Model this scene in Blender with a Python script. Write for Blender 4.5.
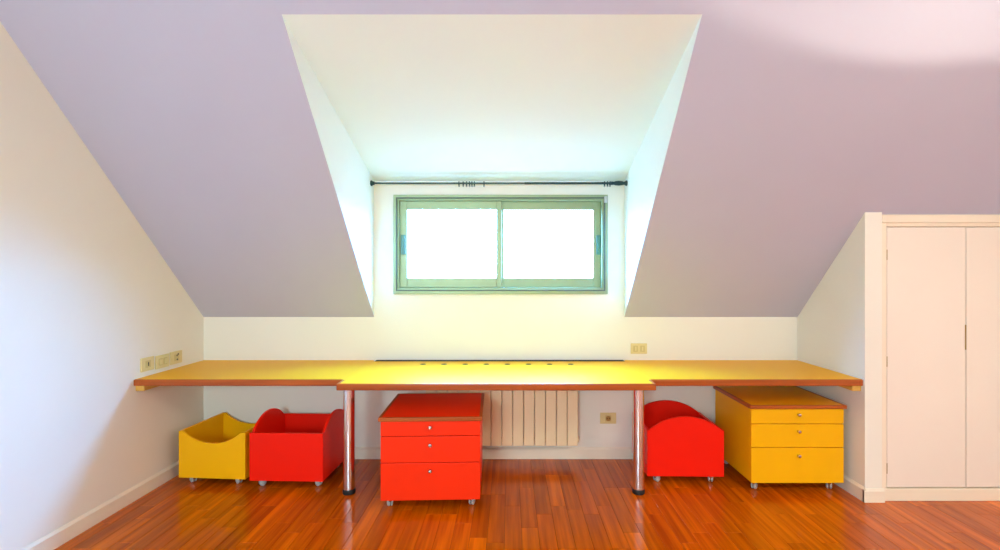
import bpy, bmesh, math, random
from mathutils import Vector, Matrix
random.seed(7)
PI = math.pi
scene = bpy.context.scene
for o in list(bpy.data.objects): bpy.data.objects.remove(o)
COL = scene.collection

# ------------------------------------------------------------------ camera
CZ = 1.395                      # eye height
cam = bpy.data.cameras.new('camera'); cam_o = bpy.data.objects.new('camera', cam); COL.objects.link(cam_o)
cam.sensor_width = 36.0; cam.lens = 17.28; cam.shift_x = -0.010
cam.clip_start = 0.02
cam_o.location = (0, 0, CZ); cam_o.rotation_euler = (PI/2, 0, 0)
scene.camera = cam_o

# ------------------------------------------------------------------ sky, fill panels, uplighter, exposure
world = bpy.data.worlds.new('sky'); scene.world = world; world.use_nodes = True
bg = world.node_tree.nodes['Background']
# overcast blue sky above the horizon, duller ground below it
wn = world.node_tree; tcw = wn.nodes.new('ShaderNodeTexCoord'); sep = wn.nodes.new('ShaderNodeSeparateXYZ'); rmp = wn.nodes.new('ShaderNodeValToRGB')
wn.links.new(tcw.outputs['Generated'], sep.inputs[0]); mr = wn.nodes.new('ShaderNodeMapRange')
mr.inputs['From Min'].default_value = -1; mr.inputs['From Max'].default_value = 1
wn.links.new(sep.outputs['Z'], mr.inputs[0]); wn.links.new(mr.outputs[0], rmp.inputs[0])
SKY, GROUND = (0.14, 0.44, 1.0, 1), (0.030, 0.042, 0.068, 1)
rmp.color_ramp.elements[0].position = .485; rmp.color_ramp.elements[0].color = GROUND
rmp.color_ramp.elements[1].position = .515; rmp.color_ramp.elements[1].color = SKY
wn.links.new(rmp.outputs[0], bg.inputs[0]); bg.inputs[1].default_value = 106.0
scene.view_settings.view_transform = 'Standard'; scene.view_settings.look = 'None'
scene.view_settings.gamma = 1.0; scene.view_settings.use_curve_mapping = False
scene.view_settings.exposure = 0.15

def area(name, loc, rot, sx, sy, power, color, portal=False):
    l = bpy.data.lights.new(name, 'AREA'); l.shape = 'RECTANGLE'; l.size = sx; l.size_y = sy
    l.energy = power; l.color = color
    if portal: l.cycles.is_portal = True
    o = bpy.data.objects.new(name, l); COL.objects.link(o); o.location = loc; o.rotation_euler = rot
    return o
WINX0, WINX1, WINZ0, WINZ1 = -0.884, 0.741, 1.250, 2.003
area('window_daylight', ((WINX0+WINX1)/2, 3.80, (WINZ0+WINZ1)/2), (-PI/2, 0, 0), WINX1-WINX0, WINZ1-WINZ0, 1.0, (1, 1, 1), True)
FILL_POWER = 105.0
FILL_COL = (0.56, 0.86, 1.0)      # cool fill panel, added to light the room
FILL_WARM = (1.0, 0.88, 0.72)     # warm fill panel, added on the closet side
UPLIGHT_POWER = 32.0

# ------------------------------------------------------------------ helpers
def srgb(r, g, b):
    f = lambda c: (c/255/12.92 if c/255 <= .04045 else ((c/255+.055)/1.055)**2.4)
    return (f(r), f(g), f(b), 1)

def mat(name, col, rough=.5, metal=0, spec=.5, var=.03, scale=6, bump=0.0, bscale=80, coat=0, emit=None):
    m = bpy.data.materials.new(name); m.use_nodes = True
    nt = m.node_tree; b = nt.nodes['Principled BSDF']
    b.inputs['Roughness'].default_value = rough; b.inputs['Metallic'].default_value = metal
    b.inputs['Specular IOR Level'].default_value = spec
    if coat: b.inputs['Coat Weight'].default_value = coat; b.inputs['Coat Roughness'].default_value = .12
    tc = nt.nodes.new('ShaderNodeTexCoord'); n = nt.nodes.new('ShaderNodeTexNoise')
    n.inputs['Scale'].default_value = scale; n.inputs['Detail'].default_value = 4
    nt.links.new(tc.outputs['Object'], n.inputs['Vector'])
    r = nt.nodes.new('ShaderNodeValToRGB'); nt.links.new(n.outputs['Fac'], r.inputs['Fac'])
    r.color_ramp.elements[0].position = .3; r.color_ramp.elements[1].position = .7
    r.color_ramp.elements[0].color = tuple(max(0, c*(1-var)) for c in col[:3])+(1,)
    r.color_ramp.elements[1].color = tuple(min(1, c*(1+var)) for c in col[:3])+(1,)
    nt.links.new(r.outputs['Color'], b.inputs['Base Color'])
    if bump:
        n2 = nt.nodes.new('ShaderNodeTexNoise'); n2.inputs['Scale'].default_value = bscale; n2.inputs['Detail'].default_value = 3
        nt.links.new(tc.outputs['Object'], n2.inputs['Vector'])
        bp = nt.nodes.new('ShaderNodeBump'); bp.inputs['Strength'].default_value = bump; bp.inputs['Distance'].default_value = .002
        nt.links.new(n2.outputs['Fac'], bp.inputs['Height']); nt.links.new(bp.outputs['Normal'], b.inputs['Normal'])
    if emit:
        b.inputs['Emission Color'].default_value = emit[0]; b.inputs['Emission Strength'].default_value = emit[1]
    return m

def wood_mat(name, c0, c1, rough, grain_axis='Y', per_island=False, piece_var=.0, coat=0, tints=None):
    """procedural timber: long grain plus a tone of its own for every piece"""
    m = bpy.data.materials.new(name); m.use_nodes = True
    nt = m.node_tree; b = nt.nodes['Principled BSDF']; L = nt.links.new
    b.inputs['Roughness'].default_value = rough; b.inputs['Specular IOR Level'].default_value = .32
    if coat: b.inputs['Coat Weight'].default_value = coat; b.inputs['Coat Roughness'].default_value = .16
    if per_island:
        rnd = nt.nodes.new('ShaderNodeNewGeometry').outputs['Random Per Island']
    else:
        rnd = nt.nodes.new('ShaderNodeObjectInfo').outputs['Random']
    tc = nt.nodes.new('ShaderNodeTexCoord')
    mp = nt.nodes.new('ShaderNodeMapping')
    mp.inputs['Scale'].default_value = {'Y': (38, 1.6, 38), 'X': (1.6, 38, 38)}[grain_axis]
    L(tc.outputs['Object'], mp.inputs['Vector'])
    mul = nt.nodes.new('ShaderNodeMath'); mul.operation = 'MULTIPLY'; mul.inputs[1].default_value = 57
    L(rnd, mul.inputs[0])
    add = nt.nodes.new('ShaderNodeVectorMath'); add.operation = 'ADD'
    L(mp.outputs['Vector'], add.inputs[0]); L(mul.outputs[0], add.inputs[1])
    n = nt.nodes.new('ShaderNodeTexNoise'); n.inputs['Scale'].default_value = 1; n.inputs['Detail'].default_value = 5
    L(add.outputs[0], n.inputs['Vector'])
    r = nt.nodes.new('ShaderNodeValToRGB'); L(n.outputs['Fac'], r.inputs['Fac'])
    r.color_ramp.elements[0].position = .28; r.color_ramp.elements[1].position = .74
    r.color_ramp.elements[0].color = c0; r.color_ramp.elements[1].color = c1
    out = r.outputs['Color']
    if tints:
        tr = nt.nodes.new('ShaderNodeValToRGB'); L(rnd, tr.inputs['Fac']); tr.color_ramp.interpolation = 'LINEAR'
        e = tr.color_ramp.elements
        e[0].position = 0; e[0].color = tints[0]; e[1].position = 1; e[1].color = tints[-1]
        for i, t in enumerate(tints[1:-1]):
            k = e.new((i+1)/(len(tints)-1)); k.color = t
        mx = nt.nodes.new('ShaderNodeMix'); mx.data_type = 'RGBA'; mx.blend_type = 'MULTIPLY'; mx.inputs['Factor'].default_value = 1
        L(out, mx.inputs['A']); L(tr.outputs['Color'], mx.inputs['B']); out = mx.outputs['Result']
    L(out, b.inputs['Base Color'])
    bp = nt.nodes.new('ShaderNodeBump'); bp.inputs['Strength'].default_value = .06; bp.inputs['Distance'].default_value = .001
    L(n.outputs['Fac'], bp.inputs['Height']); L(bp.outputs['Normal'], b.inputs['Normal'])
    return m

def glass_mat():
    m = bpy.data.materials.new('window_glass'); m.use_nodes = True
    nt = m.node_tree; nt.nodes.clear(); L = nt.links.new
    out = nt.nodes.new('ShaderNodeOutputMaterial'); t = nt.nodes.new('ShaderNodeBsdfTransparent'); g = nt.nodes.new('ShaderNodeBsdfGlossy')
    g.inputs['Roughness'].default_value = .02; t.inputs['Color'].default_value = (.95, .98, .97, 1)
    f = nt.nodes.new('ShaderNodeValue'); f.outputs[0].default_value = .05
    mx = nt.nodes.new('ShaderNodeMixShader'); L(f.outputs[0], mx.inputs[0]); L(t.outputs[0], mx.inputs[1]); L(g.outputs[0], mx.inputs[2])
    L(mx.outputs[0], out.inputs[0]); return m

M = {
 'plaster': mat('cream_plaster', srgb(240, 235, 220), .85, var=.012, scale=2, bump=.05),
 'white_plaster': mat('white_plaster', srgb(236, 244, 238), .85, var=.01, scale=2, bump=.05),
 'lavender': mat('lavender_plaster', srgb(192, 190, 208), .9, var=.012, scale=2, bump=.05),
 'trim': mat('cream_gloss_paint', srgb(240, 228, 206), .4, var=.012, scale=3),
 'closet': mat('closet_cream_lacquer', srgb(241, 229, 213), .45, var=.012, scale=2),
 'closet_frame': mat('closet_frame_lacquer', srgb(243, 229, 204), .45, var=.012, scale=2),
 'yellow': mat('yellow_laminate', srgb(250, 184, 3), .42, spec=.25, var=.012, scale=3),
 'desk_yellow': mat('yellow_desk_laminate', srgb(255, 184, 4), .42, spec=.22, var=.012, scale=3),
 'red': mat('red_laminate', srgb(250, 26, 0), .42, spec=.25, var=.012, scale=3),
 'orange': mat('orange_red_laminate', srgb(252, 48, 0), .42, spec=.25, var=.012, scale=3),
 'edge': wood_mat('reddish_wood_edge', srgb(150, 66, 18), srgb(194, 98, 34), .35, 'X'),
 'edge_y': wood_mat('reddish_wood_edge_long', srgb(150, 66, 18), srgb(194, 98, 34), .35, 'Y'),
 'pine': wood_mat('pale_batten_wood', srgb(214, 166, 70), srgb(236, 190, 96), .5, 'Y'),
 'chrome': mat('polished_chrome', srgb(232, 234, 238), .2, 1, var=.01),
 'steel': mat('brushed_steel', srgb(200, 200, 198), .25, 1, var=.02),
 'black': mat('black_rubber', srgb(22, 20, 20), .6, var=.05),
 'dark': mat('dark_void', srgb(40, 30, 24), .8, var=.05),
 'caster_grey': mat('caster_grey_plastic', srgb(185, 185, 180), .35, var=.04),
 'alu': mat('anodised_window_frame', srgb(152, 168, 128), .42, .4, var=.03, scale=10),
 'alu_dark': mat('window_gasket', srgb(84, 94, 84), .5, .3, var=.03),
 'pull': mat('window_pull_plastic', srgb(84, 140, 128), .4, var=.03),
 'rod': mat('rod_dark_metal', srgb(44, 66, 66), .35, .6, var=.05),
 'ring': mat('ring_dark_metal', srgb(40, 70, 70), .35, .6, var=.05),
 'radiator': mat('radiator_cream_enamel', srgb(244, 224, 180), .4, var=.012, scale=3),
 'socket': mat('ivory_plate_plastic', srgb(226, 208, 146), .4, var=.02, scale=20),
 'socket_in': mat('ivory_module_plastic', srgb(206, 186, 122), .4, var=.02, scale=20),
 'brass': mat('aged_brass', srgb(168, 140, 84), .35, .8, var=.05),
 'lamp_metal': mat('lamp_white_metal', srgb(226, 222, 214), .4, .2, var=.02),
 'diffuser': mat('fill_opal_diffuser', srgb(255, 246, 230), .5, var=.0, emit=((1, .86, .68, 1), 3.0)),  # glowing face of the added fill panels
 'glass': glass_mat(),
 'subfloor': mat('dark_floor_joint', srgb(58, 30, 14), .8, var=.1),
}
TINTS = [(.78, .66, .58, 1), (1.0, .86, .70, 1), (.88, .80, .78, 1), (1.22, 1.12, .92, 1), (.98, .78, .62, 1), (1.12, .98, .86, 1), (.86, .74, .62, 1)]
M['plank'] = wood_mat('parquet_wood', srgb(164, 74, 0), srgb(220, 114, 2), .17, 'Y', False, tints=TINTS, coat=.08)
M['plank_field'] = wood_mat('parquet_wood_far', srgb(164, 74, 0), srgb(220, 114, 2), .17, 'Y', True, tints=TINTS, coat=.08)

def link(name, me, material, parent=None):
    o = bpy.data.objects.new(name, me); COL.objects.link(o)
    if material is not None and not me.materials: me.materials.append(material)
    if parent is not None: o.parent = parent
    return o
def obj(name, bm, material, parent=None, smooth=False):
    bmesh.ops.recalc_face_normals(bm, faces=bm.faces[:])
    me = bpy.data.meshes.new(name); bm.to_mesh(me); bm.free()
    if smooth:
        me.shade_smooth()
        me.set_sharp_from_angle(angle=math.radians(40))
    return link(name, me, material, parent)
def tag(o, label, cat, group=None):
    o['label'] = label; o['category'] = cat
    if group: o['group'] = group
    return o
def thing(name, label, cat, loc=(0, 0, 0), rz=0, group=None):
    o = bpy.data.objects.new(name, None); COL.objects.link(o); o.empty_display_size = .1
    o.location = loc; o.rotation_euler = (0, 0, rz); return tag(o, label, cat, group)
def struct(o, label=None, cat=None):
    o['kind'] = 'structure'
    if label: o['label'] = label; o['category'] = cat
    return o

def box(bm, x0, x1, y0, y1, z0, z1, bev=0, seg=2):
    vs = [bm.verts.new(p) for p in ((x0,y0,z0),(x1,y0,z0),(x1,y1,z0),(x0,y1,z0),(x0,y0,z1),(x1,y0,z1),(x1,y1,z1),(x0,y1,z1))]
    fs = [bm.faces.new([vs[i] for i in f]) for f in ((0,3,2,1),(4,5,6,7),(0,1,5,4),(1,2,6,5),(2,3,7,6),(3,0,4,7))]
    if bev:
        es = list({e for f in fs for e in f.edges})
        bmesh.ops.bevel(bm, geom=es, offset=bev, segments=seg, affect='EDGES', profile=.5)
    return bm
def B(*a, **k): return box(bmesh.new(), *a, **k)
def lathe(bm, prof, c=(0, 0, 0), axis='Z', n=24):
    """prof: list of (radius, height) from bottom to top"""
    rot = {'Z': Matrix(), 'Y': Matrix.Rotation(PI/2, 4, 'X'), 'X': Matrix.Rotation(PI/2, 4, 'Y')}[axis]
    T = Matrix.Translation(c) @ rot
    rings = []
    for r, h in prof:
        if r < 1e-6: rings.append([bm.verts.new(T @ Vector((0, 0, h)))])
        else: rings.append([bm.verts.new(T @ Vector((r*math.cos(2*PI*i/n), r*math.sin(2*PI*i/n), h))) for i in range(n)])
    for a, b in zip(rings, rings[1:]):
        for i in range(n):
            j = (i+1) % n
            if len(a) == 1 and len(b) == 1: continue
            if len(a) == 1: bm.faces.new((a[0], b[i], b[j]))
            elif len(b) == 1: bm.faces.new((a[i], a[j], b[0]))
            else: bm.faces.new((a[i], a[j], b[j], b[i]))
    return bm
def LA(prof, **k): return lathe(bmesh.new(), prof, **k)
def ring(bm, R, r, c, axis='X', n=20, m=8):
    vs = []
    for i in range(n):
        a = 2*PI*i/n; row = []
        for j in range(m):
            b = 2*PI*j/m; q = R+r*math.cos(b)
            p = (q*math.cos(a), q*math.sin(a), r*math.sin(b))
            if axis == 'X': p = (p[2], p[0], p[1])
            elif axis == 'Y': p = (p[0], p[2], p[1])
            row.append(bm.verts.new((p[0]+c[0], p[1]+c[1], p[2]+c[2])))
        vs.append(row)
    for i in range(n):
        for j in range(m):
            bm.faces.new((vs[i][j], vs[(i+1)%n][j], vs[(i+1)%n][(j+1)%m], vs[i][(j+1)%m]))
    return bm
def prism(bm, pts, off, bev=0):
    """planar polygon pts (3-D) pushed along off"""
    off = Vector(off)
    a = [bm.verts.new(p) for p in pts]; b = [bm.verts.new(Vector(p)+off) for p in pts]
    n = len(pts); fs = [bm.faces.new(a), bm.faces.new(b[::-1])]
    for i in range(n): fs.append(bm.faces.new((a[i], b[i], b[(i+1)%n], a[(i+1)%n])))
    if bev:
        bmesh.ops.recalc_face_normals(bm, faces=fs)
        es = [e for e in {e for f in fs for e in f.edges} if e.calc_face_angle(0) > .6]
        bmesh.ops.bevel(bm, geom=es, offset=bev, segments=1, affect='EDGES')
    return bm
def PR(*a, **k): return prism(bmesh.new(), *a, **k)
def sheet(us, vs, keep, fmap, off):
    """grid of quads (holes where keep is False), thickened along off"""
    bm = bmesh.new(); off = Vector(off); V = {}; W = {}
    def get(i, j):
        if (i, j) not in V:
            p = Vector(fmap(us[i], vs[j])); V[i, j] = bm.verts.new(p); W[i, j] = bm.verts.new(p+off)
        return V[i, j], W[i, j]
    ed = {}
    for i in range(len(us)-1):
        for j in range(len(vs)-1):
            if not keep(i, j): continue
            ks = [(i,j),(i+1,j),(i+1,j+1),(i,j+1)]
            q = [get(*k) for k in ks]
            bm.faces.new([a for a, _ in q]); bm.faces.new([b for _, b in q][::-1])
            for a, b in zip(ks, ks[1:]+ks[:1]): ed.setdefault(frozenset((a, b)), []).append((a, b))
    for k, l in ed.items():
        if len(l) == 1:
            a, b = l[0]; bm.faces.new((V[a], W[a], W[b], V[b]))
    return bm

# ------------------------------------------------------------------ the room shell
XL, XR, YB, XE, YR = -2.330, 2.185, 3.65, 3.60, -2.4     # left wall, alcove right wall, window wall, far right wall, rear wall
ZK, K, ZC = 1.0756, 1.015, 3.0                            # knee wall height, slope of roof, flat ceiling
YC = 2.955                                                # closet / pier front
DX0, DX1, DZB = -1.033, 0.869, 2.112                      # dormer cheeks and ceiling height at the window
zs = lambda y: ZK + K*(YB-y)
YD = 2.173; ZD = zs(YD)                                   # dormer ceiling meets the slope
YT = YB-(ZC-ZK)/K                                         # slope meets flat ceiling
T = .12

# window wall with its opening
us = [XL-T, DX0-.1, WINX0, WINX1, DX1+.1, XE+T]; vs = [-.06, ZK, WINZ0, WINZ1, DZB+.08]
struct(obj('wall_back', sheet(us, vs, lambda i, j: (j == 0 or 1 <= i <= 3) and not (i == 2 and j == 2), lambda u, v: (u, YB, v), (0, T, 0)), M['plaster']),
       'cream window wall behind the long desk', 'wall')
struct(obj('wall_left', PR([(XL, YB+T, -.06), (XL, YB+T, zs(YB+T)+.3), (XL, YT, ZC+.1), (XL, YR-T, ZC+.1), (XL, YR-T, -.06)], (-T, 0, 0)), M['plaster']),
       'cream side wall with three ivory switch plates', 'wall')
struct(obj('wall_rear', B(XL, XE, YR-T, YR, -.06, ZC+.1), M['plaster']), 'plain cream wall opposite the window', 'wall')
struct(obj('wall_far_right', PR([(XE, YB+T, -.06), (XE, YB+T, zs(YB+T)+.3), (XE, YT, ZC+.1), (XE, YR-T, ZC+.1), (XE, YR-T, -.06)], (T, 0, 0)), M['plaster']),
       'plain cream wall at the end of the closet', 'wall')
# alcove right wall: a pier between desk and closet, its end rounded
PX1 = XR+.105
bm = PR([(XR, YB, 0), (XR, YB, ZK+.0), (XR, YC, zs(YC)), (XR, YC, 0)], (PX1-XR, 0, 0))
struct(obj('wall_right', bm, M['plaster']), 'cream return wall between desk and closet', 'wall')
# sloped ceiling with the dormer opening, thickened along its outward normal
nrm = Vector((0, K, 1)).normalized()*.1
us = [XL-T, DX0-.0015, DX1+.0015, XE+T]; vs = [YB+.11, YD, YT]
struct(obj('ceiling_slope', sheet(us, vs, lambda i, j: not (i == 1 and j == 0), lambda u, v: (u, v, zs(v)), nrm), M['lavender']),
       'lavender sloping ceiling around the dormer', 'ceiling')
struct(obj('ceiling', B(XL-T, XE+T, YR-T, YT+.02, ZC, ZC+.1), M['lavender']), 'lavender flat ceiling of the room', 'ceiling')
for nm, x, dx, lab in (('wall_dormer_left', DX0, -.09, 'white dormer cheek by the rod end cap'), ('wall_dormer_right', DX1, .09, 'white dormer cheek by the rod finial')):
    struct(obj(nm, PR([(x, YB+.001, ZK+.003), (x, YD, ZD+.003), (x, YD, ZD+.09), (x, YB+.001, DZB+.09)], (dx, 0, 0)), M['white_plaster']), lab, 'wall')
struct(obj('ceiling_dormer', PR([(DX0, YD, ZD), (DX1, YD, ZD), (DX1, YB, DZB), (DX0, YB, DZB)], (0, .02, .08)), M['white_plaster']), 'white sloping ceiling inside the dormer', 'ceiling')

# baseboards: board with a bevelled top
def baseboard(name, p0, p1, inward, label, h=.088, t=.014):
    p0 = Vector(p0); p1 = Vector(p1); n = Vector(inward)
    prof = [(0, 0), (t, 0), (t, h-.014), (t*.45, h-.004), (t*.25, h), (0, h)]
    pts = [p0+n*a+Vector((0, 0, z)) for a, z in prof]
    return struct(obj(name, PR(pts, p1-p0), M['trim']), label, 'baseboard')
baseboard('baseboard_left', (XL, YB, 0), (XL, YR, 0), (1, 0, 0), 'cream baseboard along the wall with switch plates')
baseboard('baseboard_back', (XL, YB, 0), (XR, YB, 0), (0, -1, 0), 'cream baseboard under the radiator')
baseboard('baseboard_right', (XR, YB, 0), (XR, YC-.012, 0), (-1, 0, 0), 'cream baseboard beside the yellow pedestal')
baseboard('baseboard_pier', (XR-.014, YC, 0), (PX1+.008, YC, 0), (0, -1, 0), 'short cream baseboard on the pier beside the closet', h=.082)
baseboard('baseboard_rear', (XL, YR, 0), (XE, YR, 0), (0, 1, 0), 'cream baseboard on the wall opposite the window')
# thin bead where the dormer ceiling meets the window wall
struct(obj('trim_1', B(DX0+.001, DX1-.001, YB-.016, YB, DZB-.030, DZB-.004, bev=.004), M['white_plaster']), 'thin white bead above the curtain rod', 'trim')

# ------------------------------------------------------------------ floor: every plank a piece
floor = struct(obj('floor', B(XL-T, XE+T, YR-T, YB+T, -.08, -.012), M['subfloor']), 'glossy reddish brown wooden plank floor', 'floor')
PW = .092; cache = {}
def plank_mesh(w, l):
    k = (round(w, 3), round(l, 3))
    if k not in cache:
        bm = bmesh.new(); g = .0005; x, y = k[0]/2-g, k[1]/2-g; b = .0012
        lo = [(-x, -y), (x, -y), (x, y), (-x, y)]; hi = [(-x+b, -y+b), (x-b, -y+b), (x-b, y-b), (-x+b, y-b)]
        v0 = [bm.verts.new((p, q, -.012)) for p, q in lo]; v1 = [bm.verts.new((p, q, -.0012)) for p, q in lo]; v2 = [bm.verts.new((p, q, 0)) for p, q in hi]
        for a, c in ((v0, v1), (v1, v2)):
            for i in range(4): bm.faces.new((a[i], a[(i+1)%4], c[(i+1)%4], c[i]))
        bm.faces.new(v2)
        bmesh.ops.recalc_face_normals(bm, faces=bm.faces[:])
        me = bpy.data.meshes.new('plank'); bm.to_mesh(me); bm.free(); me.materials.append(M['plank']); cache[k] = me
    return cache[k]
planks = []
x = XL
while x < XE-.01:
    w = min(PW, XE-x); y1 = YB - 0.0; first = True
    while y1 > YR+.005:
        l = random.choice((.45, .55, .65, .5)) if not first else random.choice((.2, .3, .4, .5, .6))
        first = False
        y0 = max(YR, y1-l); planks.append((x+w/2, (y0+y1)/2, w, y1-y0)); y1 = y0
    x += PW
def inview(p):
    d = max(p[1]+p[3]/2, .3)
    px = 510+480*p[0]/d; py = 275+480*CZ/d
    hid = p[0] > XR and p[1]-p[3]/2 > YC
    return -40 < px < 1040 and py < 565 and not hid
vis = [p for p in planks if inview(p)]
vis.sort(key=lambda p: -(p[2]*p[3])/max(p[1], .5)**3)
near = set(vis[:300]); rest = [p for p in planks if p not in near]
for (cx, cy, w, l) in sorted(near):
    o = link('plank', plank_mesh(w, l), None, floor); o.location = (cx, cy, 0)
bm = bmesh.new()
for (cx, cy, w, l) in rest:
    box(bm, cx-w/2+.0008, cx+w/2-.0008, cy-l/2+.0008, cy+l/2-.0008, -.012, 0)
pf = obj('plank_field', bm, M['plank_field'], floor); pf['kind'] = 'stuff'

# ------------------------------------------------------------------ window
win = bpy.data.objects.new('window_1', None); COL.objects.link(win); win.location = ((WINX0+WINX1)/2, YB, WINZ0)
struct(win, 'wide two-pane sliding window with grey green metal frame', 'window')
hw = (WINX1-WINX0)/2; H = WINZ1-WINZ0
def rect_frame(bm, x0, x1, z0, z1, wl, wr, wb, wt, y0, y1, bev=.003):
    box(bm, x0, x0+wl, y0, y1, z0, z1, bev); box(bm, x1-wr, x1, y0, y1, z0, z1, bev)
    box(bm, x0+wl-.001, x1-wr+.001, y0, y1, z0, z0+wb, bev); box(bm, x0+wl-.001, x1-wr+.001, y0, y1, z1-wt, z1, bev)
    return bm
fr = obj('outer_frame', rect_frame(bmesh.new(), -hw, hw, 0, H, .026, .026, .03, .026, -.016, .09), M['alu'], win)
obj('track', rect_frame(bmesh.new(), -hw+.026, hw-.026, .03, H-.026, .016, .016, .018, .016, .000, .085, .002), M['alu'], win)
obj('gasket', rect_frame(bmesh.new(), -hw+.020, hw-.020, .024, H-.020, .009, .009, .009, .009, -.020, -.014, .001), M['alu_dark'], win)
for x0, x1, y0, hx in ((-hw+.042, .008, .020, -hw+.050), (-.030, hw-.042, .050, hw-.098+.022)):
    sa = obj('sash', rect_frame(bmesh.new(), x0, x1, .048, H-.042, .056, .040 if x0 < -.5 else .058, .074, .064, y0, y0+.028, .004), M['alu'], win)
    obj('pane', B(x0+.05, x1-.036, y0+.012, y0+.016, .115, H-.098), M['glass'], sa)
    bm = B(hx, hx+.034, y0-.010, y0+.002, H*.40, H*.60, bev=.004); box(bm, hx+.008, hx+.026, y0-.013, y0-.008, H*.43, H*.57, .002)
    obj('pull', bm, M['pull'], sa)
# small catch at the upper corner of the frame
bm = B(hw-.030, hw-.004, -.030, -.014, H-.062, H-.014, bev=.004)
obj('catch', bm, M['caster_grey'], win)

# ------------------------------------------------------------------ curtain rod and rings
YROD = 3.565; ZROD = CZ+91.8*YROD/480
px2x = lambda px, d: (px-510)*d/480
rod = thing('curtain_rod', 'thin dark metal curtain rod spanning the dormer above the window', 'curtain rod', (DX0, YROD, ZROD))
LR = DX1-DX0
obj('thin_tube', LA([(0, 0), (.0065, 0), (.0065, LR*.62), (0, LR*.62)], axis='X', n=16), M['rod'], rod, True)
obj('outer_tube', LA([(0, LR*.60), (.0085, LR*.60), (.0085, LR-.01), (0, LR-.01)], axis='X', n=16), M['rod'], rod, True)
obj('end_cap', LA([(0, 0), (.021, 0), (.021, .008), (.015, .014), (.011, .028), (0, .028)], axis='X', n=20), M['rod'], rod, True)
obj('end_cap', LA([(0, LR), (.021, LR), (.021, LR-.008), (.015, LR-.014), (.011, LR-.024), (0, LR-.024)], axis='X', n=20), M['rod'], rod, True)
obj('finial', LA([(.008, LR-.125), (.013, LR-.12), (.013, LR-.105), (.011, LR-.10), (.016, LR-.085), (.018, LR-.06), (.015, LR-.035), (.010, LR-.022)], axis='X', n=20), M['rod'], rod, True)
for k, px in enumerate((459, 463.2, 466.6, 469.6, 472, 474.4, 484, 604.5, 607.5, 610)):
    bm = ring(bmesh.new(), .0145, .0042, (0, 0, 0)); ring(bm, .0045, .0016, (0, 0, -.0195), 'Y', 12, 6)
    o = obj('curtain_ring', bm, M['ring'], None, True); o.location = (px2x(px, YROD), YROD, ZROD-.003)
    lab = ('small dark curtain ring of the middle bunch, %s the single ring' % ('farthest from', 'fifth from', 'fourth from', 'third from', 'second from', 'nearest to')[k]) if k < 6 else \
        'single dark curtain ring set apart beside the middle bunch' if k == 6 else 'small dark curtain ring by the rod finial, %s the finial' % ('third from', 'second from', 'touching')[k-7]
    tag(o, lab, 'curtain ring', ('curtain rings bunched mid rod' if k < 6 else 'curtain rings by the finial' if k > 6 else None))

# ------------------------------------------------------------------ radiator
rad = thing('radiator', 'cream panel radiator with flat vertical sections under the desk', 'radiator', (0, 3.585, 0))
R0, PIT = px2x(425.5, 3.535), .0803
for i in range(14):
    xa = R0+i*PIT
    bm = B(xa+.0022, xa+PIT-.0022, -.050, -.030, .135, .690, bev=.004)
    box(bm, xa+.028, xa+.052, -.031, .028, .150, .675, .004)
    box(bm, xa+.012, xa+PIT-.012, -.030, .026, .145, .185, .005); box(bm, xa+.012, xa+PIT-.012, -.030, .026, .640, .680, .005)
    obj('section', bm, M['radiator'], rad)
obj('manifold', LA([(0, R0-.01), (.018, R0-.01), (.018, R0+14*PIT+.012), (0, R0+14*PIT+.012)], c=(0, 0, .165), axis='X'), M['radiator'], rad, True)
obj('manifold', LA([(0, R0-.01), (.018, R0-.01), (.018, R0+14*PIT+.012), (0, R0+14*PIT+.012)], c=(0, 0, .660), axis='X'), M['radiator'], rad, True)
for k in (2.0, 11.0):
    obj('bracket', B(R0+k*PIT-.012, R0+k*PIT+.012, .02, YB-3.585-.015, .636, .668, bev=.002), M['radiator'], rad)

# ------------------------------------------------------------------ desk tops
ZT, TH = .748, .039
def worktop(label, x0, x1, y0, y1, edges):
    t = thing('worktop', label, 'desk', (0, 0, ZT))
    e = .016
    xa = x0+(e if 'l' in edges else 0); xb = x1-(e if 'r' in edges else 0)
    obj('surface', B(xa, xb, y0+e, y1, -TH, 0, bev=.0012, seg=1), M['desk_yellow'], t)
    obj('edge_band', B(x0, x1, y0, y0+e+.0005, -TH-.001, .0006, bev=.007, seg=3), M['edge'], t)
    return t
YF = 2.965; YFC = 2.849
wl = worktop('yellow desk top running to the wall with three switch plates', XL+.001, DX0-.0015, YF, YB-.001, '')
wr = worktop('yellow desk top running to the return wall over the yellow pedestal', DX1+.0015, XR-.001, YF, YB-.001, '')
wc = worktop('deeper middle yellow desk top on chrome legs under the window', DX0, DX1, YFC, 3.595, 'lr')
for x0, x1 in ((DX0, DX0+.0165), (DX1-.0165, DX1)):
    obj('edge_band', B(x0, x1, YFC+.004, YF+.0, -TH-.001, .0005, bev=.004), M['edge_y'], wc)
    obj('edge_band', B(x0, x1, YF+.0, 3.595, -TH, .0001), M['desk_yellow'], wc)
# battens carrying the outer tops on the side walls
obj('batten', B(XL+.0005, XL+.055, YF+.02, YB-.002, -TH-.036, -TH, bev=.003), M['pine'], wl)
obj('batten', B(XR-.055, XR-.0005, YF+.02, YB-.002, -TH-.036, -TH, bev=.003), M['pine'], wr)
obj('batten', B(XL+.056, DX0-.01, YB-.03, YB-.0005, -TH-.036, -TH, bev=.003), M['pine'], wl)
obj('batten', B(DX1+.01, XR-.056, YB-.03, YB-.0005, -TH-.036, -TH, bev=.003), M['pine'], wr)
obj('gap_shade_strip', B(DX0+.02, DX1-.01, 3.597, 3.646, -.012, .003, bev=.002), M['dark'], wc)  # dark strip standing in for the shade in the gap at the wall
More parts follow.
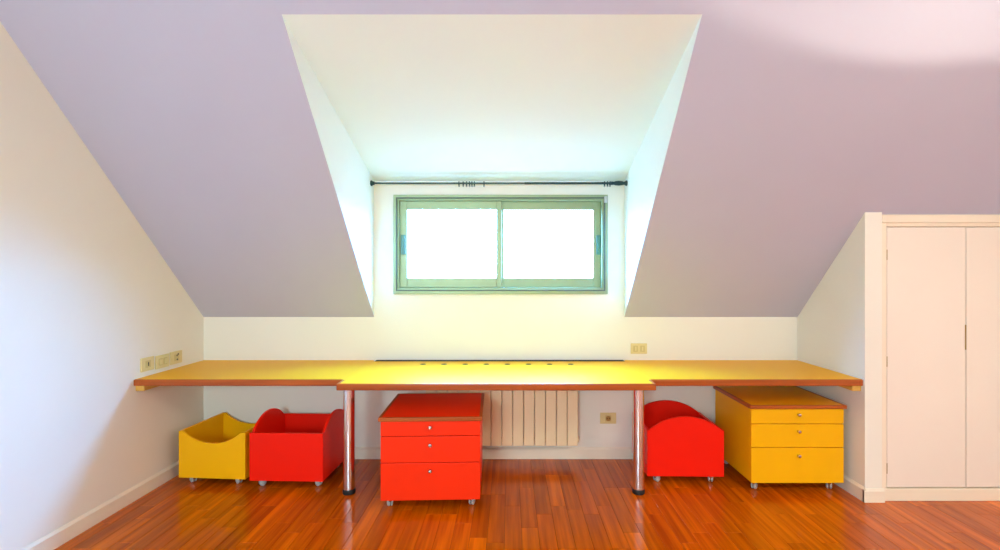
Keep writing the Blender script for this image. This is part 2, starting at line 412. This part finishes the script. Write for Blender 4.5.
# row of air holes along the back of the middle top
for i in range(8):
    cx = px2x(423.0+i*21.1, 3.474)
    v = obj('air_hole', LA([(.0205, .0004), (.0205, .0016), (.0175, .0016), (.0172, .0006), (0, .0006)], c=(cx, 3.474, 0), n=20), M['dark'], wc)
    obj('hole_ring', ring(bmesh.new(), .0195, .0016, (cx, 3.474, .0008), 'Z', 20, 6), M['brass'], v, True)
# chrome tube legs
for px in (349.3, 638.3):
    cx = px2x(px, 3.078); cy = 3.075
    hgt = ZT-TH
    lg = obj('leg', LA([(0, .028), (.036, .028), (.036, hgt), (0, hgt)], c=(cx, cy, -ZT), n=32), M['chrome'], wc, True)
    obj('foot', LA([(0, 0), (.038, 0), (.0395, .006), (.0395, .024), (.036, .030), (0, .030)], c=(cx, cy, -ZT), n=32), M['black'], lg, True)
    obj('collar', LA([(.036, hgt-.05), (.039, hgt-.048), (.039, hgt-.006), (.055, hgt-.005), (.055, hgt), (0, hgt)], c=(cx, cy, -ZT), n=32), M['chrome'], lg, True)

# ------------------------------------------------------------------ casters, pedestals, bins
def caster(parent, x, y, z1, swing):
    c = obj('caster', LA([(0, z1-.030), (.011, z1-.030), (.013, z1-.024), (.012, z1-.006), (.022, z1-.004), (.022, z1), (0, z1)], c=(x, y, 0), n=16), M['steel'], parent, True)
    r = min(.021, z1*.42); w = bmesh.new()
    ca, sa = math.cos(swing), math.sin(swing)
    for s in (-1, 1):
        lathe(w, [(0, s*.004), (r, s*.004), (r*1.0, s*.012), (r*.6, s*.017), (0, s*.018)], axis='X', n=18)
    bmesh.ops.translate(w, verts=w.verts, vec=(0, .010, r)); bmesh.ops.rotate(w, verts=w.verts, cent=(0, 0, 0), matrix=Matrix.Rotation(swing, 3, 'Z'))
    bmesh.ops.translate(w, verts=w.verts, vec=(x, y, 0))
    obj('wheel', w, M['caster_grey'], c, True)

def pedestal(label, loc, rz, m, W, D, ZTOP, Z0, seams, knobs):
    """origin on the floor at the middle of the front; depth runs to +y"""
    t = thing('drawer_pedestal', label, 'drawer unit', loc, rz); tp = .022
    h = W/2
    obj('body', B(-h, h, .020, D-.01, Z0, ZTOP-tp, bev=.002, seg=1), m, t)
    tpo = obj('top', B(-h+.004, h-.004, .004, D-.008, ZTOP-tp, ZTOP, bev=.001, seg=1), m, t)
    e = bmesh.new(); o = .013
    box(e, -h-o, h+o, -.012, .006, ZTOP-tp-.001, ZTOP+.0005, .004)
    obj('edge_band', e, M['edge'], t)
    for s in (-1, 1):
        obj('edge_band', B(*sorted((s*(h+o), s*(h-.006))), .004, D, ZTOP-tp-.001, ZTOP+.0004, bev=.003), M['edge_y'], t)
    obj('edge_band', B(-h+.004, h-.004, D-.012, D, ZTOP-tp-.001, ZTOP+.0004, bev=.003), M['edge'], t)
    lim = [ZTOP-tp-.002]+seams+[Z0]
    for i in range(3):
        d = obj('drawer', B(-h, h, 0, .0195, lim[i+1]+(.0022 if i < 2 else 0), lim[i]-.0022, bev=.002), m, t)
        bm = LA([(.0045, 0), (.0045, .010), (.0095, .014), (.0115, .020), (.0095, .026), (0, .028)], axis='Y', c=(0, 0, 0), n=18)
        bmesh.ops.translate(bm, verts=bm.verts, vec=(0, 0, knobs[i]))
        obj('knob', bm, M['steel'], d, True)
    for cx in (-h+.045, h-.055):
        for cy in (.060, D-.07): caster(t, cx, cy, Z0+.001, random.uniform(-1.2, 1.2))
    return t
zat = lambda py, d: CZ-(py-275)*d/480
dR = 2.845
pedestal('orange red three-drawer pedestal in front of the radiator', (px2x(430.5, dR), dR, 0), math.radians(1.9), M['orange'], .588, .575, .553, .060,
         [zat(436.2, dR), zat(462.7, dR)], [zat(426.8, dR), zat(444.2, dR), zat(470, dR)])
dY = 3.07
pedestal('yellow three-drawer pedestal standing against the return wall', (px2x(797.6, dY), dY, 0), 0, M['yellow'], .592, .55, .563, .064,
         [zat(424, dY), zat(447.6, dY)], [zat(414.3, dY), zat(430.9, dY), zat(455.2, dY)])

def toy_bin(label, loc, rz, m, W, D, Z0, ZS, rise, over):
    """box on casters: two shaped panels (arched or scooped top) at y = +-D/2, two straight ones between or over them"""
    t = thing('storage_bin', label, 'storage bin', loc, rz); th = .018
    h = W/2; hw_ = h if not over else h-th
    def shaped(y):
        pts = [(-hw_, y, Z0), (hw_, y, Z0), (hw_, y, ZS)]
        n = 28; fl = .012 if rise > 0 else .03
        a = hw_-fl; R = (a*a+rise*rise)/(2*abs(rise))
        for i in range(n+1):
            x = a-2*a*i/n; dz = math.sqrt(max(0, R*R-x*x))-(R-abs(rise)); pts.append((x, y, ZS+math.copysign(dz, rise)))
        pts.append((-hw_, y, ZS))
        q = []
        for p in pts:
            if not q or (Vector(p)-Vector(q[-1])).length > 1e-5: q.append(p)
        return PR(q, (0, th, 0), bev=.0015)
    obj('shaped_panel', shaped(-D/2), m, t); obj('shaped_panel', shaped(D/2-th), m, t)
    for s in (-1, 1):
        xa, xb = sorted((s*h, s*(h-th))); yy = D/2 if over else D/2-th
        obj('straight_panel', B(xa, xb, -yy, yy, Z0, ZS, bev=.0015, seg=1), m, t)
    obj('bottom_panel', B(-h+th, h-th, -D/2+th, D/2-th, Z0+.004, Z0+.020), m, t)
    for cx in (-h+.07, h-.07):
        for cy in (-D/2+.05, D/2-.06): caster(t, cx, cy, Z0+.001, random.uniform(-1.2, 1.2))
    return t
toy_bin('yellow storage bin with scooped top edge on casters', (-1.958, 3.395, 0), math.radians(-4), M['yellow'], .462, .44, .048, .357, -.078, False)
toy_bin('red storage bin with arched sides touching the yellow bin', (-1.447, 3.342, 0), math.radians(90-2.0), M['red'], .45, .486, .055, .366, .090, True)
toy_bin('red storage bin with arched front beside the yellow pedestal', (1.172, 3.405, 0), math.radians(-1.0), M['red'], .508, .425, .054, .362, .090, False)

# ------------------------------------------------------------------ switch plates and sockets (local: x along the wall, -y out of it)
def plate(name, label, loc, rz, w, h, kind):
    t = thing(name, label, 'socket' if 'socket' in name else 'switch', loc, rz)
    bm = B(-w/2, w/2, -.009, 0, -h/2, h/2, bev=.003)
    obj('cover_plate', bm, M['socket'], t)
    mods = {'single': [0], 'double': [-.022, .022], 'holes': [0], 'schuko': [0], 'twin': [-.026, .026]}[kind]
    for mx in mods:
        mw = .022 if len(mods) == 1 else .017
        md = obj('module', B(mx-mw, mx+mw, -.0125, -.008, -.023, .023, bev=.002), M['socket_in'], t)
        if kind == 'single':
            obj('rocker_slot', B(mx-.004, mx+.004, -.0142, -.012, -.012, .012, bev=.0008), M['dark'], md)
        elif kind == 'twin':
            obj('rocker', B(mx-.006, mx+.006, -.0155, -.012, -.016, .016, bev=.001), M['socket'], md)
        elif kind == 'double':
            obj('rocker', B(mx-.012, mx+.012, -.0150, -.012, -.017, .017, bev=.001), M['socket'], md)
        elif kind == 'holes':
            for hx, hz in ((0, .014), (.002, -.014), (.012, .022)):
                obj('contact_hole', LA([(.0062, .012), (.0062, .0140), (0, .0140)], c=(mx+hx, 0, hz), axis='Y', n=14), M['dark'], md)
        else:
            obj('recess', LA([(.019, .011), (.019, .0145), (.0165, .0145), (.0160, .0128), (0, .0128)], c=(mx, 0, 0), axis='Y', n=22), M['brass'], md)
            for hx in (-.008, .008):
                obj('contact_hole', LA([(.0035, .012), (.0035, .0142), (0, .0142)], c=(mx+hx, 0, 0), axis='Y', n=12), M['dark'], md)
    return t
for kind, nm, px0, px1, py, lab in (('single', 'wall_switch', 140, 153, 364.0, 'ivory switch plate with a single dark slot above the desk'),
                                    ('double', 'wall_switch', 155, 168, 361.3, 'ivory double switch plate between the two other plates above the desk'),
                                    ('holes', 'wall_socket', 169.3, 181, 357.4, 'ivory socket plate with black contact holes above the desk')):
    d0, d1 = XL*480/(px0-510), XL*480/(px1-510); d = (d0+d1)/2
    plate(nm, lab, (XL, d, zat(py, d)), PI/2, d1-d0, .088, kind)
plate('wall_socket', 'ivory twin socket plate on the wall just above the desk', (px2x(638.7, YB), YB, zat(348.5, YB)), 0, .124, .080, 'twin')
plate('wall_socket', 'ivory round socket low on the wall beside the radiator', (px2x(608, YB), YB, zat(418, YB)), 0, .122, .084, 'schuko')

# ------------------------------------------------------------------ built-in closet
clo = thing('built_in_closet', 'cream built-in closet with flat doors under the sloping ceiling', 'closet', (PX1, YC, 0))
CW = XE-PX1; fy = .008                       # frame face lies a little behind the pier
zt = zs(YC+fy)-.004
bm = B(0, .036, fy, fy+.05, .075, zt-.0, bev=.003)
box(bm, CW-.19, CW-.004, fy, fy+.05, .075, zt, .003); box(bm, .036, CW-.19, fy, fy+.05, zt-.075, zt, .003)
obj('frame', bm, M['closet_frame'], clo)
obj('plinth', B(-.002, CW-.004, fy-.002, fy+.05, 0, .076, bev=.003), M['closet_frame'], clo)
obj('cornice', B(0, CW-.004, fy-.014, fy+.002, zt-.052, zt-.006, bev=.005), M['closet_frame'], clo)
obj('back_panel', B(.0, CW-.004, .12, .135, 0, zt-.15), M['dark'], clo)
dx0, dw = .042, .487; zb, zd = .082, zt-.078
for i in range(2):
    a = dx0+i*(dw+.005)
    dr = obj('door', B(a, a+dw, fy+.006, fy+.028, zb, zd, bev=.0025), M['closet'], clo)
    hx = a-.004 if i == 0 else a+dw+.004
    for hz in (.20, .86, 1.52):
        obj('hinge', LA([(0, hz-.032), (.0045, hz-.032), (.0045, hz+.032), (0, hz+.032)], c=(hx, fy+.004, 0), n=12), M['brass'], dr, True)
    if i == 0:
        obj('finger_pull', B(a+dw-.005, a+dw+.001, fy+.002, fy+.012, zat(350, YC), zat(325, YC), bev=.001), M['brass'], dr)

# ------------------------------------------------------------------ added fill panels and the uplighter (out of the frame)
def wall_fill_panel(x, z, label, power, col, w=1.3, h=.9):  # made-up panel that brightens the room from behind the camera
    t = thing('wall_fill_panel', label, 'lamp', (x, YR, z))
    bm = rect_frame(bmesh.new(), -w/2, w/2, -h/2, h/2, .03, .03, .03, .03, 0, .07)
    obj('frame', bm, M['lamp_metal'], t)
    obj('diffuser', B(-w/2+.03, w/2-.03, .045, .060, -h/2+.03, h/2-.03), M['diffuser'], t)
    area('wall_fill_light', (x, YR+.075, z), (PI/2, 0, 0), w*.92, h*.92, power, col)
wall_fill_panel(-1.1, 1.75, 'large opal fill panel added on the wall opposite the window, cool white', FILL_POWER*0.95, FILL_COL)
def ceiling_fill_panel(x, y, label, power, col, s=1.0):  # second made-up panel, added as warm fill towards the closet
    t = thing('ceiling_fill_panel', label, 'lamp', (x, y, ZC)); h = s/2
    bm = bmesh.new()
    for a in ((-h, -h+.03, -h, h), (h-.03, h, -h, h), (-h+.03, h-.03, -h, -h+.03), (-h+.03, h-.03, h-.03, h)): box(bm, *a, -.07, 0, .003)
    obj('frame', bm, M['lamp_metal'], t)
    obj('diffuser', B(-h+.03, h-.03, -h+.03, h-.03, -.060, -.045), M['diffuser'], t)
    area('ceiling_fill_light', (x, y, ZC-.075), (0, 0, 0), s*.92, s*.92, power, col)
ceiling_fill_panel(2.3, -.5, 'square opal fill panel added on the ceiling in front of the closet, warm white', FILL_POWER*.71, FILL_WARM)

ux, uy, uz = 2.0, 1.2, 1.89
up = thing('floor_uplighter', 'tall white floor uplighter with a shallow bowl', 'lamp', (ux, uy, 0))
obj('base', LA([(0, 0), (.15, 0), (.15, .012), (.13, .022), (.02, .03), (0, .03)], n=32), M['lamp_metal'], up, True)
obj('pole', LA([(.012, .028), (.012, uz-.09), (0, uz-.09)], n=16), M['lamp_metal'], up, True)
obj('bowl', LA([(0, uz-.10), (.05, uz-.09), (.13, uz-.03), (.205, uz+.092), (.198, uz+.094), (.12, uz-.022), (.05, uz-.075), (0, uz-.08)], n=40), M['lamp_metal'], up, True)
pl = bpy.data.lights.new('uplighter_bulb', 'POINT'); pl.energy = UPLIGHT_POWER; pl.color = (1, .92, .72); pl.shadow_soft_size = .012
po = bpy.data.objects.new('uplighter_bulb', pl); COL.objects.link(po); po.location = (ux, uy, uz)
